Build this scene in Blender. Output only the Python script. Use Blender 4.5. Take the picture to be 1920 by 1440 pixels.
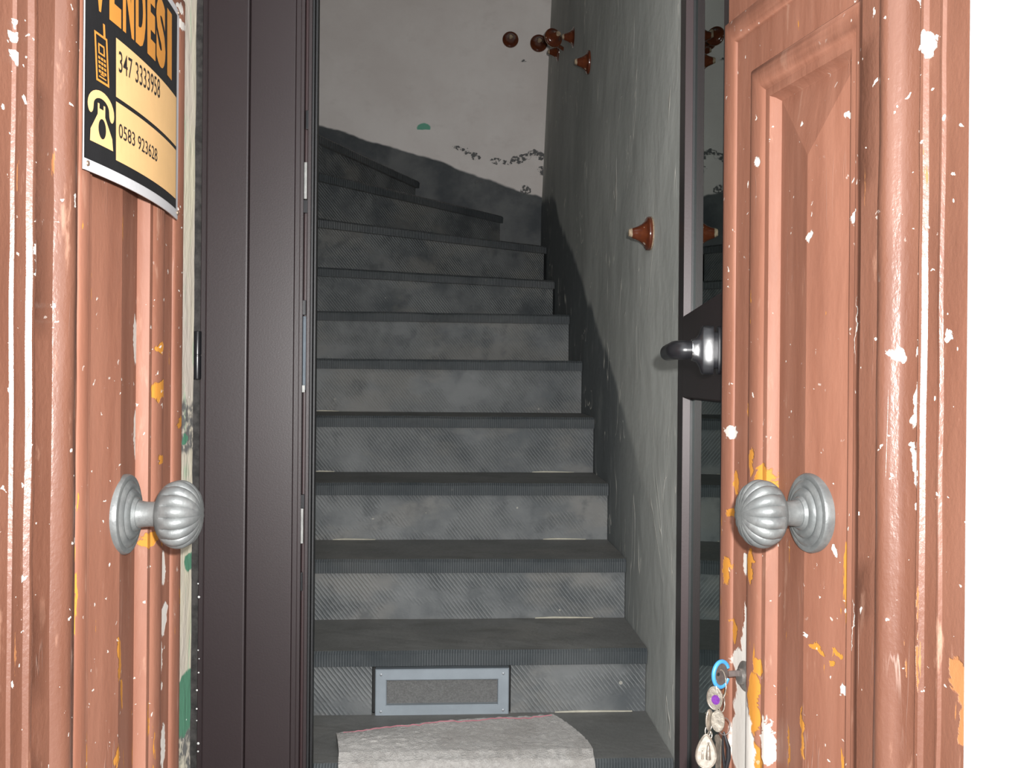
import bpy, bmesh, math, random
from mathutils import Vector, Matrix, noise as mnoise
random.seed(7)

# ------------------------------------------------------------------ camera, world, light
for o in list(bpy.data.objects): bpy.data.objects.remove(o)
SC = bpy.context.scene
COL = SC.collection
EYE = 0.93
F = 1950.0
ROLL = math.radians(0.5)
HY = 724.0
cam_d = bpy.data.cameras.new('camera')
cam_d.sensor_width = 36; cam_d.lens = 36 * F / 1920
cam_d.shift_y = (HY - 720) / 1920
cam_d.clip_start = 0.02
cam = bpy.data.objects.new('camera', cam_d)
cam.matrix_world = Matrix.Translation((0, 0, EYE)) @ Matrix.Rotation(math.pi / 2, 4, 'X') @ Matrix.Rotation(ROLL, 4, 'Z')
COL.objects.link(cam); SC.camera = cam

w = bpy.data.worlds.new('sky'); SC.world = w; w.use_nodes = True
w.node_tree.nodes['Background'].inputs[0].default_value = (0.93, 0.97, 1.0, 1)
w.node_tree.nodes['Background'].inputs[1].default_value = 2.4

fl = bpy.data.lights.new('camera_flash', 'POINT')          # the flash of the photographer's camera
fl.energy = 200; fl.shadow_soft_size = 0.012; fl.color = (1.0, 0.985, 0.97)
flo = bpy.data.objects.new('camera_flash', fl); flo.location = (0.035, 0.0, EYE + 0.05); COL.objects.link(flo)

vs = SC.view_settings
vs.view_transform = 'Standard'; vs.look = 'None'; vs.gamma = 1; vs.use_curve_mapping = False; vs.exposure = 0.0

SC.cycles.max_bounces = 6; SC.cycles.diffuse_bounces = 3; SC.cycles.glossy_bounces = 3

# ------------------------------------------------------------------ geometry helpers
CR, SR = math.cos(ROLL), math.sin(ROLL)
def ray(px, py):
    a, b = (px - 960) / F, (HY - py) / F
    return Vector((a * CR - b * SR, 1.0, a * SR + b * CR))
ORG = Vector((0, 0, EYE))
def on_plane(px, py, p, n):
    d = ray(px, py); n = Vector(n)
    return ORG + d * ((Vector(p) - ORG).dot(n) / d.dot(n))
def at(px, py, y): return ORG + ray(px, py) * y

WM = {}
def wmat(o): return WM.get(o.name, Matrix.Identity(4))
def tag(o, label=None, cat=None, group=None, kind=None):
    if label: o['label'] = label
    if cat: o['category'] = cat
    if group: o['group'] = group
    if kind: o['kind'] = kind
    return o
def empty(name, loc, rz=0.0, label=None, cat=None, group=None, kind=None, parent=None):
    o = bpy.data.objects.new(name, None); COL.objects.link(o)
    o.empty_display_size = 0.05
    Mx = Matrix.Translation(loc) @ Matrix.Rotation(rz, 4, 'Z')
    if parent is not None:
        o.parent = parent; o.matrix_basis = wmat(parent).inverted() @ Mx
    else: o.matrix_basis = Mx
    WM[o.name] = Mx
    return tag(o, label, cat, group, kind)

class MB:
    def __init__(s): s.v = []; s.f = []; s.m = []
    def add(s, vs_, fs, mi=0):
        b = len(s.v); s.v += [tuple(v) for v in vs_]
        s.f += [tuple(i + b for i in f) for f in fs]; s.m += [mi] * len(fs)
        return s
    def box(s, x0, x1, y0, y1, z0, z1, mi=0):
        vs_ = [(x, y, z) for z in (z0, z1) for x, y in ((x0, y0), (x1, y0), (x1, y1), (x0, y1))]
        return s.add(vs_, [(3, 2, 1, 0), (4, 5, 6, 7), (0, 1, 5, 4), (1, 2, 6, 5), (2, 3, 7, 6), (3, 0, 4, 7)], mi)
    def prism(s, poly, z0, z1, mi=0):
        n = len(poly)
        vs_ = [(p[0], p[1], z0) for p in poly] + [(p[0], p[1], z1) for p in poly]
        fs = [tuple(range(n))[::-1], tuple(range(n, 2 * n))] + [(i, (i + 1) % n, n + (i + 1) % n, n + i) for i in range(n)]
        return s.add(vs_, fs, mi)
    def loft(s, rings, mi=0, closed=True, cap=True):
        n = len(rings[0]); vs_ = [p for r in rings for p in r]; fs = []
        for k in range(len(rings) - 1):
            for i in range(n if closed else n - 1):
                j = (i + 1) % n
                fs.append((k * n + i, k * n + j, (k + 1) * n + j, (k + 1) * n + i))
        if cap and closed:
            fs.append(tuple(range(n))[::-1]); fs.append(tuple(range((len(rings) - 1) * n, len(rings) * n)))
        return s.add(vs_, fs, mi)
    def lathe(s, prof, c, ax, n=32, mod=None, mi=0):
        ax = Vector(ax).normalized(); c = Vector(c)
        a = ax.orthogonal().normalized(); b = ax.cross(a)
        rings = []
        for r, h in prof:
            ring = []
            for i in range(n):
                t = 2 * math.pi * i / n; rr = r * (mod(t, h) if mod else 1)
                ring.append(c + ax * h + (a * math.cos(t) + b * math.sin(t)) * rr)
            rings.append(ring)
        return s.loft(rings, mi)
    def tube(s, pts, r, n=8, mi=0, closed=False):
        pts = [Vector(p) for p in pts]; rings = []; N = len(pts)
        up = None
        for i, p in enumerate(pts):
            if closed: t = pts[(i + 1) % N] - pts[i - 1]
            else: t = pts[min(i + 1, N - 1)] - pts[max(i - 1, 0)]
            t.normalize()
            if up is None: up = t.orthogonal().normalized()
            up = (up - t * up.dot(t)).normalized(); bb = t.cross(up)
            rr = r[i] if isinstance(r, (list, tuple)) else r
            rings.append([p + (up * math.cos(2 * math.pi * k / n) + bb * math.sin(2 * math.pi * k / n)) * rr for k in range(n)])
        if closed: rings.append(rings[0])
        return s.loft(rings, mi, cap=not closed)
    def build(s, name, mats, parent=None, world=True, smooth=False, bevel=0, seg=2, kind=None):
        bm = bmesh.new()
        vv = [bm.verts.new(v) for v in s.v]
        for f, mi in zip(s.f, s.m):
            try:
                fc = bm.faces.new([vv[i] for i in f]); fc.material_index = mi
            except ValueError: pass
        bmesh.ops.remove_doubles(bm, verts=bm.verts, dist=1e-6)
        bmesh.ops.recalc_face_normals(bm, faces=bm.faces)
        if world and parent is not None: bmesh.ops.transform(bm, matrix=wmat(parent).inverted(), verts=bm.verts)
        if bevel:
            bmesh.ops.bevel(bm, geom=[e for e in bm.edges if len(e.link_faces) == 2 and e.calc_face_angle(0) > 0.6],
                            offset=bevel, segments=seg, affect='EDGES', profile=0.6)
        if smooth:
            for f in bm.faces: f.smooth = True
            for e in bm.edges:
                if len(e.link_faces) == 2 and e.calc_face_angle(0) > 0.7: e.smooth = False
        me = bpy.data.meshes.new(name); bm.to_mesh(me); bm.free()
        for m in (mats if isinstance(mats, (list, tuple)) else [mats]): me.materials.append(m)
        o = bpy.data.objects.new(name, me); COL.objects.link(o)
        if parent is not None: o.parent = parent; WM[o.name] = wmat(parent)
        if kind: o['kind'] = kind
        return o

# ------------------------------------------------------------------ material helpers
class NT:
    def __init__(s, name):
        s.m = bpy.data.materials.new(name); s.m.use_nodes = True
        s.t = s.m.node_tree; s.b = s.t.nodes['Principled BSDF']
        s.co = s.n('ShaderNodeTexCoord').outputs['Object']
    def n(s, ty, **kw):
        nd = s.t.nodes.new(ty)
        for k, v in kw.items(): setattr(nd, k, v)
        return nd
    def put(s, inp, val):
        if isinstance(val, bpy.types.NodeSocket): s.t.links.new(val, inp)
        elif isinstance(val, (tuple, list)) and len(val) == 3 and len(inp.default_value) == 4: inp.default_value = (*val, 1)
        else: inp.default_value = val
    def map(s, scale=(1, 1, 1), loc=(0, 0, 0), rot=(0, 0, 0), vec=None):
        nd = s.n('ShaderNodeMapping'); s.put(nd.inputs[0], vec or s.co)
        nd.inputs['Scale'].default_value = scale; nd.inputs['Location'].default_value = loc; nd.inputs['Rotation'].default_value = rot
        return nd.outputs[0]
    def noise(s, scale, detail=4, vec=None, rough=0.6, dist=0, color=False):
        nd = s.n('ShaderNodeTexNoise'); s.put(nd.inputs['Vector'], vec or s.co)
        nd.inputs['Scale'].default_value = scale; nd.inputs['Detail'].default_value = detail
        nd.inputs['Roughness'].default_value = rough; nd.inputs['Distortion'].default_value = dist
        return nd.outputs['Color' if color else 'Fac']
    def wave(s, scale, vec=None, dist=2, dscale=2, detail=2):
        nd = s.n('ShaderNodeTexWave'); s.put(nd.inputs['Vector'], vec or s.co)
        nd.inputs['Scale'].default_value = scale; nd.inputs['Distortion'].default_value = dist
        nd.inputs['Detail'].default_value = detail; nd.inputs['Detail Scale'].default_value = dscale
        return nd.outputs['Fac']
    def step(s, x, a, b, lo=0, hi=1):
        nd = s.n('ShaderNodeMapRange', interpolation_type='SMOOTHSTEP')
        s.put(nd.inputs[0], x)
        nd.inputs[1].default_value = a; nd.inputs[2].default_value = b; nd.inputs[3].default_value = lo; nd.inputs[4].default_value = hi
        return nd.outputs[0]
    def math(s, op, a, b=0.0, c=None):
        nd = s.n('ShaderNodeMath', operation=op); s.put(nd.inputs[0], a); s.put(nd.inputs[1], b)
        if c is not None: s.put(nd.inputs[2], c)
        return nd.outputs[0]
    def mix(s, fac, a, b):
        nd = s.n('ShaderNodeMix', data_type='RGBA'); s.put(nd.inputs[0], fac); s.put(nd.inputs[6], a); s.put(nd.inputs[7], b)
        return nd.outputs[2]
    def specks(s, scale, keep, size, vec=None):
        nd = s.n('ShaderNodeTexVoronoi'); s.put(nd.inputs['Vector'], vec or s.co); nd.inputs['Scale'].default_value = scale
        sep = s.n('ShaderNodeSeparateColor'); s.put(sep.inputs[0], nd.outputs['Color'])
        k = s.math('GREATER_THAN', sep.outputs[0], keep)
        sz = s.math('MULTIPLY', sep.outputs[1], size)
        return s.math('MULTIPLY', k, s.math('LESS_THAN', nd.outputs['Distance'], sz))
    def warp(s, amount, scale, vec=None):
        c = s.noise(scale, 3, vec, color=True)
        a = s.n('ShaderNodeVectorMath', operation='SUBTRACT'); s.put(a.inputs[0], c); a.inputs[1].default_value = (.5, .5, .5)
        b = s.n('ShaderNodeVectorMath', operation='SCALE'); s.put(b.inputs[0], a.outputs[0]); b.inputs['Scale'].default_value = amount
        d = s.n('ShaderNodeVectorMath', operation='ADD'); s.put(d.inputs[0], b.outputs[0]); s.put(d.inputs[1], vec or s.co)
        return d.outputs[0]
    def blobs(s, lst, vec):
        """union of warped ellipsoids; lst of (centre, radii)"""
        out = None
        for c, r in lst:
            nd = s.n('ShaderNodeMapping', vector_type='TEXTURE'); s.put(nd.inputs[0], vec)
            nd.inputs['Location'].default_value = c; nd.inputs['Scale'].default_value = r
            ln = s.n('ShaderNodeVectorMath', operation='LENGTH'); s.put(ln.inputs[0], nd.outputs[0])
            v = ln.outputs['Value']
            out = v if out is None else s.math('MINIMUM', out, v)
        return s.step(out, 0.9, 1.08, 1, 0)
    def bump(s, h, strength=0.3, dist=0.01, prev=None):
        nd = s.n('ShaderNodeBump'); nd.inputs['Strength'].default_value = strength; nd.inputs['Distance'].default_value = dist
        s.put(nd.inputs['Height'], h)
        if prev is not None: s.put(nd.inputs['Normal'], prev)
        return nd.outputs[0]
    def out(s, color, rough=0.6, metal=0, normal=None, spec=0.5, **kw):
        s.put(s.b.inputs['Base Color'], color); s.put(s.b.inputs['Roughness'], rough); s.put(s.b.inputs['Metallic'], metal)
        s.put(s.b.inputs['Specular IOR Level'], spec)
        if normal is not None: s.put(s.b.inputs['Normal'], normal)
        for k, v in kw.items(): s.put(s.b.inputs[k], v)
        return s.m

def plain(name, c, rough=0.5, metal=0, var=0.12, scale=30, bump=0.1, bscale=120, spec=0.5):
    t = NT(name)
    f = t.step(t.noise(scale, 4), 0.3, 0.7)
    col = t.mix(f, tuple(x * (1 - var) for x in c), tuple(min(1, x * (1 + var)) for x in c))
    return t.out(col, rough, metal, t.bump(t.noise(bscale, 3), bump, 0.002), spec)

def lin(r, g, b):
    return tuple(((v / 255) / 12.92 if v / 255 < .04045 else ((v / 255 + .055) / 1.055) ** 2.4) for v in (r, g, b))

def paint(name, white, orange, extra_white=0.0, cracks=0.0, wear_low=0.5, tone=1.0, under=(.40, .17, .025), gloss=.56, spec=.26):
    """old glossy red-brown door paint over orange undercoat and white primer"""
    t = NT(name)
    streak = t.noise(9, 5, t.map((3.0, 3.0, 0.25)))
    base = t.mix(t.step(streak, .3, .7), tuple(tone * c for c in (.180, .074, .046)), tuple(tone * c for c in (.232, .104, .068)))
    dirt = t.step(t.noise(5, 5, t.map((2.2, 2.2, .5))), .52, .75)
    base = t.mix(t.math('MULTIPLY', dirt, .35), base, tuple(tone * c for c in (.110, .046, .031)))
    wv = t.warp(0.012, 110, t.warp(0.02, 40, t.warp(0.03, 14)))
    # worn pale scuffs
    sc = t.math('MULTIPLY', t.step(t.noise(34, 6, t.map((1.6, 1.6, .35))), .60, .70), t.step(t.noise(4, 2), .42, .56))
    base = t.mix(t.math('MULTIPLY', sc, .55), base, (.30, .17, .12))
    # orange undercoat chips, thicker towards the bottom where hands and feet wear the door
    sep = t.n('ShaderNodeSeparateXYZ'); t.put(sep.inputs[0], t.co)
    low = t.step(sep.outputs[2], .45, 1.0, wear_low, 0)
    oc = t.math('GREATER_THAN', t.math('ADD', t.noise(26, 5, t.map((2.6, 2.6, .3))), t.math('MULTIPLY', low, .12)), .70)
    if orange: oc = t.math('MAXIMUM', oc, t.blobs(orange, wv))
    base = t.mix(oc, base, under)
    # white specks of splashed limewash and primer chips
    sp = t.math('MAXIMUM', t.specks(120, .80, .26, wv), t.specks(42, .95, .15, wv))
    sp = t.math('MULTIPLY', sp, t.step(t.noise(7, 2), .40 - extra_white, .58 - extra_white))
    if white: sp = t.math('MAXIMUM', sp, t.blobs(white, wv))
    base = t.mix(sp, base, (.52, .49, .45))
    h = t.noise(45, 4, t.map((1, 1, .4)))
    if cracks:
        cr = t.step(t.math('ABSOLUTE', t.math('SUBTRACT', t.noise(10, 4, t.map((2.2, 2.2, .10)), dist=.25), .5)), 0, .006, 1, 0)
        crm = t.math('MULTIPLY', t.math('MULTIPLY', cr, cracks), t.step(t.noise(5, 2), .55, .65))
        base = t.mix(crm, base, (.35, .26, .22))
        h = t.math('ADD', h, t.math('MULTIPLY', crm, 1.5))
    nm = t.bump(h, .35, .003)
    nm = t.bump(t.math('MAXIMUM', sp, oc), .5, -.0015, nm)
    rg = t.mix(t.math('MAXIMUM', sp, oc), (gloss, gloss, gloss), (.8, .8, .8))
    if gloss < .4: nm = t.bump(t.noise(260, 3, t.map((1, 1, .6))), .25, .0015, nm)
    return t.out(base, rg, 0, nm, spec)

# ------------------------------------------------------------------ plan of the place
Y = 0.07                                    # the building stands turned a little against the view
def wall_x(y): return 0.318 - Y * (y - 2.30)      # right stair wall
def back_y(x): return 4.95 + Y * x                # wall at the head of the stair
def left_x(y): return -0.655 - Y * (y - 2.05)     # left stair wall
CORNER = (wall_x(4.96), back_y(wall_x(4.96)))
RWN = Vector((-1, -Y, 0)).normalized()
RWP = Vector((wall_x(2.3), 2.3, 0))
BWN = Vector((Y, -1, 0)).normalized()
BWP = Vector((0, back_y(0), 0))

# ---- plaster of the right wall: grey paint, darker cement skirting above the steps
def plaster_right():
    t = NT('grey_limewash_plaster')
    n1 = t.noise(2.6, 6, t.map((1, 1.0, .7)))
    base = t.mix(t.step(n1, .3, .72), (.39, .405, .38), (.55, .565, .53))
    base = t.mix(t.math('MULTIPLY', t.step(t.noise(12, 6, t.map((1, 1, .45))), .45, .7), .35), base, (.52, .535, .505))
    sep = t.n('ShaderNodeSeparateXYZ'); t.put(sep.inputs[0], t.warp(.10, 4)); y, z = sep.outputs[1], sep.outputs[2]
    # skirting edge: piecewise line in (y,z)
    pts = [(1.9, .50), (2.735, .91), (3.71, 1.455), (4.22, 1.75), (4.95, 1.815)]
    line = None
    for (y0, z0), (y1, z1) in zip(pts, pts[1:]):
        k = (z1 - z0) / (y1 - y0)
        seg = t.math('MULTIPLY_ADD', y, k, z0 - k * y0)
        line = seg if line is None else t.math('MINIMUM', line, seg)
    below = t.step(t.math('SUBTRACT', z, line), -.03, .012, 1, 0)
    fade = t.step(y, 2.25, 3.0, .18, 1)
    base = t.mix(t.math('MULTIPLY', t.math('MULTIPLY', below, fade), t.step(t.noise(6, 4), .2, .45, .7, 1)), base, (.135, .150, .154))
    # white scratches
    sv = t.map((1, 1.0, .33), rot=(.25, 0, 0))
    sc = t.step(t.math('ABSOLUTE', t.math('SUBTRACT', t.noise(4.2, 3, sv, dist=.8), .5)), 0, .006, 1, 0)
    sc = t.math('MULTIPLY', sc, t.step(t.noise(6, 3), .47, .56))
    base = t.mix(sc, base, (.78, .76, .69))
    nm = t.bump(t.noise(4, 5, t.map((1, 1, .8))), .45, .02)
    nm = t.bump(sc, .4, .004, nm)
    return t.out(base, .75, 0, nm, .3)

def px_blob(px, py, rx, ry, p, n, Mi=None, deep=1.0):
    c = on_plane(px, py, p, n); a = on_plane(px + rx, py, p, n); b = on_plane(px, py + ry, p, n)
    if Mi is not None: c, a, b = Mi @ c, Mi @ a, Mi @ b
    d = a - c
    return (c, (max(abs(d.x), .0005) if Mi is not None else max(abs(d.x), .02), deep, abs(b.z - c.z)))

def plaster_back():
    t = NT('pinkish_white_plaster')
    base = t.mix(t.step(t.noise(2.5, 6), .3, .7), (.75, .69, .655), (.85, .80, .765))
    base = t.mix(t.math('MULTIPLY', t.step(t.noise(9, 5, t.map((1, 1, 1.6))), .55, .75), .30), base, (.64, .58, .545))
    wv = t.warp(.05, 22)
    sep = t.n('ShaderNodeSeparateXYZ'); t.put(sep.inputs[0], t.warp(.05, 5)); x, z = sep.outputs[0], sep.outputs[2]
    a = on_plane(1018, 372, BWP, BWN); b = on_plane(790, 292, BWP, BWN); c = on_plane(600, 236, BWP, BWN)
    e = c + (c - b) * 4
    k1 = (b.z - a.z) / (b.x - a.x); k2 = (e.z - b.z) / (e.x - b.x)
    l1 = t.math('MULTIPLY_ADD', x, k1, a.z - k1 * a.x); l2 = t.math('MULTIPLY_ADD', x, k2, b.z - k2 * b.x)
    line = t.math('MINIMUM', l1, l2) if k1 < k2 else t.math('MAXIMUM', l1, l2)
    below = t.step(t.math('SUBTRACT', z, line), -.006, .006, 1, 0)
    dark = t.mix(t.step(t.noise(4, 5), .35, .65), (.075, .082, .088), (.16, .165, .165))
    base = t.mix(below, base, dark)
    chips = [px_blob(px, py, rx, ry, BWP, BWN) for px, py, rx, ry in
             ((862, 278, 14, 4), (880, 287, 12, 4), (893, 294, 7, 6), (925, 298, 10, 3), (945, 305, 22, 5), (968, 300, 16, 7),
              (985, 293, 14, 5), (1001, 287, 10, 6), (1012, 292, 5, 8), (1016, 321, 4, 8), (985, 357, 10, 8), (898, 341, 4, 3), (979, 115, 3, 2))]
    cm = t.math('MULTIPLY', t.blobs(chips, wv), t.step(t.noise(60, 4), .45, .52))
    base = t.mix(cm, base, (.15, .15, .15))
    g = px_blob(794, 240, 13, 9, BWP, BWN); g2 = px_blob(842, 267, 3, 2, BWP, BWN)
    cut = t.math('GREATER_THAN', z, on_plane(794, 243, BWP, BWN).z)
    base = t.mix(t.math('MULTIPLY', t.blobs([g, g2], t.warp(.02, 20)), cut), base, (.17, .46, .33))
    nm = t.bump(t.noise(7, 6), .45, .015)
    nm = t.bump(cm, .6, -.006, nm)
    return t.out(base, .8, 0, nm, .3)

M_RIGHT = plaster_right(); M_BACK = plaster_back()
M_REVEAL = plain('old_cream_plaster', (.42, .40, .35), .85, 0, .2, 9, .5, 30, .3)
M_FACADE = plain('white_facade_plaster', (.86, .86, .85), .8, 0, .03, 6, .3, 40, .3)
M_FLOOR = plain('worn_grey_stone_floor', (.16, .16, .155), .7, 0, .25, 8, .4, 40, .4)
M_CEIL = plain('ceiling_plaster', (.62, .60, .57), .85, 0, .06, 5, .3, 30, .3)

def S(mb, name, mats, label, cat, **kw):
    return tag(mb.build(name, mats, **kw), label, cat, kind='structure')

# ------------------------------------------------------------------ structure
S(MB().box(-4, 4, -3, 0.80, -.06, 0), 'ground', M_FLOOR, 'grey stone paving of the street before the doorway', 'pavement')
S(MB().prism([(-.72, .80), (.60, .80), (.45, 2.0), (wall_x(2.1) + .02, 2.16), (left_x(2.1) - .02, 2.10)], -.06, 0.0), 'floor', M_FLOOR,
  'worn grey stone floor inside the doorway', 'floor')
S(MB().box(-2.7, 1.1, 1.9, 5.4, -.12, -.061), 'stair_leak_block', M_FLOOR, 'unseen slab added beneath the stair to keep sky light out', 'floor')  # unseen slab added so no sky light leaks up through the hollow stair
RC0 = Vector((0.315, 0.945)); RC1 = Vector((0.3600, 0.821))
LC0 = Vector((-0.393, 0.94)); LC1 = Vector((-0.4148, 0.817))
S(MB().prism([(RC1.x - .001, RC1.y - .0010), (2.6, .821 + .07 * 2.2), (2.6, 2.06), (wall_x(2.03) + .055, 2.02), (.425, 1.94), (.435, .97), (.40, .96)], -.06, 2.4),
  'wall_front_right', [M_FACADE], 'bright white plastered house front right of the door casing', 'wall')
S(MB().prism([(LC1.x - .0006, LC1.y + .0006), (-.475, .96), (-.51, .97), (-.665, 1.93), (-.72, 2.03), (-2.6, 1.90), (-2.6, .70)], -.06, 2.4),
  'wall_front_left', [M_FACADE], 'white plastered house front left of the door casing', 'wall')
S(MB().prism([(-2.6, .70), (2.6, .99), (2.6, 2.06), (-2.6, 1.9)], 2.4, 3.4), 'wall_front_top', M_FACADE, 'white plastered house front above the doorway', 'wall')
def lean(y, z): return .066 * max(0, (z - 1.75) / 1.65) * max(0, (y - 2.03) / 2.93)
mbw = MB(); rw_ = []
for z in (-.06, 1.75, 3.4):
    rw_.append([(wall_x(2.03), 2.03, z), (wall_x(2.03) + .3, 2.06, z), (CORNER[0] + .3, CORNER[1] + .15, z), (CORNER[0] + lean(CORNER[1], z), CORNER[1], z)])
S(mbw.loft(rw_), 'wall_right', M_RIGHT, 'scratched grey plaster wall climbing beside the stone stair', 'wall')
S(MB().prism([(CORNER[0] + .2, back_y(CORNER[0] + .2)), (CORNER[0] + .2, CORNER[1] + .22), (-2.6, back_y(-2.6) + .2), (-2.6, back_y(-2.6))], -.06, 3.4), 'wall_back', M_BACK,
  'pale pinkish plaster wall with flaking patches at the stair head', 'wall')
S(MB().prism([(left_x(2.04), 2.04), (-.80, 3.85), (-2.6, 3.80), (-2.6, 1.92)], -.06, 3.4), 'wall_left', M_REVEAL, 'plastered wall on the inner side of the stair', 'wall')
S(MB().prism([(-2.6, 3.7), (-2.55, 3.7), (-2.55, 5.0), (-2.6, 5.0)], -.06, 3.4), 'wall_far_left', M_REVEAL, 'plastered wall at the far end of the upper flight', 'wall')
S(MB().prism([(-2.7, 1.85), (1.0, 2.0), (1.0, 5.3), (-2.7, 5.1)], 3.4, 3.46), 'ceiling', M_CEIL, 'plain plaster ceiling over the stair', 'ceiling')

# ------------------------------------------------------------------ staircase
def stone(name, kind):
    t = NT(name)
    base = t.mix(t.step(t.noise(5, 6), .3, .7), (.070, .078, .083), (.165, .172, .172))
    base = t.mix(t.math('MULTIPLY', t.step(t.noise(3.2, 4, t.map((1, 1, 2.2), loc=(3, 1, 2))), .50, .66), .55), base, (.20, .192, .175))
    base = t.mix(t.math('MULTIPLY', t.specks(55, .93, .25), t.step(t.noise(8, 2), .5, .6)), base, (.34, .33, .29))
    base = t.mix(t.math('MULTIPLY', t.step(t.noise(13, 6, t.map(loc=(9, 4, 1))), .52, .68), .5), base, (.050, .056, .060))
    h = t.noise(60, 5)
    if kind == 'riser':
        v = t.map(rot=(0, math.radians(38), 0))
        wv = t.wave(38, v, 1.3, 2.0, 2)
        msk = t.math('MULTIPLY', t.step(t.noise(7, 4, t.map((1, 1, 1.5))), .40, .58), .9)
        tool = t.math('MULTIPLY', t.step(wv, .55, .95), msk)
        base = t.mix(t.math('MULTIPLY', tool, .50), base, (.27, .28, .277))
        nm = t.bump(t.math('ADD', t.math('MULTIPLY', h, .5), t.math('MULTIPLY', t.math('MULTIPLY', wv, msk), .8)), .7, .004)
    elif kind == 'nosing':
        wv = t.wave(54, t.map((1, 0, 0)), .6, 2, 1)
        tool = t.math('MULTIPLY', t.step(wv, .5, .95), t.step(t.noise(6, 3), .30, .55))
        base = t.mix(.72, base, (.034, .042, .047))
        base = t.mix(t.math('MULTIPLY', tool, .42), base, (.17, .18, .185))
        nm = t.bump(t.math('ADD', t.math('MULTIPLY', h, .4), wv), .6, .003)
    else:
        base = t.mix(.5, base, (.19, .184, .168))
        base = t.mix(t.math('MULTIPLY', t.step(t.noise(6, 4, t.map((1, 3, 1))), .5, .7), .5), base, (.080, .077, .070))
        nm = t.bump(h, .5, .004)
    return t.out(base, .62 if kind != 'nosing' else .5, 0, nm, .4)
M_RISER, M_NOSE, M_TREAD = stone('tooled_grey_stone', 'riser'), stone('ribbed_dark_stone', 'nosing'), stone('worn_dark_stone', 'tread')
M_MORTAR = plain('pale_mortar', (.42, .40, .33), .9, 0, .1, 60, .3, 200, .2)

stair = empty('staircase', (0, 2.1, 0), 0, 'dark tooled stone staircase with ribbed nosings winding up to the left', 'staircase', kind='structure')
def sl(y0): return [Vector((left_x(y0 - .04) + .003, y0 + Y * left_x(y0))), Vector((wall_x(y0 + .02) - .002, y0 + Y * wall_x(y0)))]
def li(p, q): return [Vector(p), Vector(q)]
LV = [(-.745, sl(2.065)), (-.593, sl(2.335)), (-.435, sl(2.612)), (-.270, sl(2.892)), (-.094, sl(3.172)), (.086, sl(3.452)),
      (.264, li((left_x(3.70), 3.715), (wall_x(3.82) - .002, 3.82))),
      (.440, li((-.785, 3.86), (wall_x(4.32) - .002, 4.32))),
      (.630, li((-.79, 3.895), (wall_x(4.67) - .002, 4.67))),
      (.808, li((-.80, 3.865), (-.048, back_y(-.048) - .002))),
      (.965, li((-.802, 3.856), (-.446, back_y(-.446) - .002))),
      (1.130, li((-.83, 3.855), (-1.08, back_y(-1.08) - .002))),
      (1.300, li((-1.10, 3.83), (-1.55, back_y(-1.55) - .002)))]
TH, OV = .034, .018
def inward(L):
    d = (L[1] - L[0]).normalized(); return Vector((-d.y, d.x))
def jit(p, s): return (mnoise.noise(Vector((p.x * 9, p.y * 5, s * 3.7)))) * .003
for k, (h, L) in enumerate(LV):
    z = EYE + h; n = inward(L)
    if k + 1 < len(LV):
        B = LV[k + 1][1]; nb = inward(B)
        back = [B[1] + nb * (OV + .012), B[0] + nb * (OV + .012)]
        back[0].y = min(back[0].y, back_y(back[0].x) - .001)
        if k == 8: back = [Vector(CORNER) - Vector((.002, .002))] + back
    else: back = [Vector((-2.54, back_y(-2.54) - .002)), Vector((-2.54, 3.83))]
    N = 40
    fr = []
    for i in range(N + 1):
        p = L[0].lerp(L[1], i / N); fr.append((p, jit(p, k)))
    mb = MB()
    r0 = [(p.x + n.x * (j + .002), p.y + n.y * (j + .002), z - TH) for p, j in fr] + [(b.x, b.y, z - TH) for b in back]
    r1 = [(p.x + n.x * j, p.y + n.y * j, z - .007 + j) for p, j in fr] + [(b.x, b.y, z - .003) for b in back]
    r2 = [(p.x + n.x * (j + .007), p.y + n.y * (j + .007), z + j * .6) for p, j in fr] + [(b.x, b.y, z + .006) for b in back]
    m = len(r0); mb.v = r0 + r1 + r2
    for a in (0, 1):
        for i in range(m):
            jn = (i + 1) % m
            mb.f.append((a * m + i, a * m + jn, (a + 1) * m + jn, (a + 1) * m + i)); mb.m.append(1 if i < N else 0)
    mb.f.append(tuple(range(m))[::-1]); mb.m.append(0)
    mb.f.append(tuple(range(2 * m, 3 * m))); mb.m.append(0)
    mb.build('tread', [M_TREAD, M_NOSE], stair)
    # riser
    zb = (EYE + LV[k - 1][0] - .002) if k else 0.0
    zt = z - TH
    A, Bp = L[0] + n * OV, L[1] + n * OV
    if k == 10 or k == 9: Bp = L[1] + n * OV; Bp.y = min(Bp.y, back_y(Bp.x) - .002)
    if Bp.x > wall_x(Bp.y): Bp.x = wall_x(Bp.y) - .001
    spans = [(0, 1)]
    VC, VW = -.151, .314
    if k == 1:
        tx = lambda x: (x - A.x) / (Bp.x - A.x)
        spans = [(0, tx(VC - VW / 2)), (tx(VC + VW / 2 - .003), 1)]
    for s0, s1 in spans:
        mb = MB(); rings = []
        for i in range(25):
            p = A.lerp(Bp, s0 + (s1 - s0) * i / 24); q = p + n * .035; j = jit(p, k + 40)
            rings.append([(p.x + n.x * j, p.y + n.y * j, zb), (q.x, q.y, zb), (q.x, q.y, zt), (p.x + n.x * j, p.y + n.y * j, zt)])
        mb.loft(rings).build('riser', M_RISER, stair)
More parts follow.
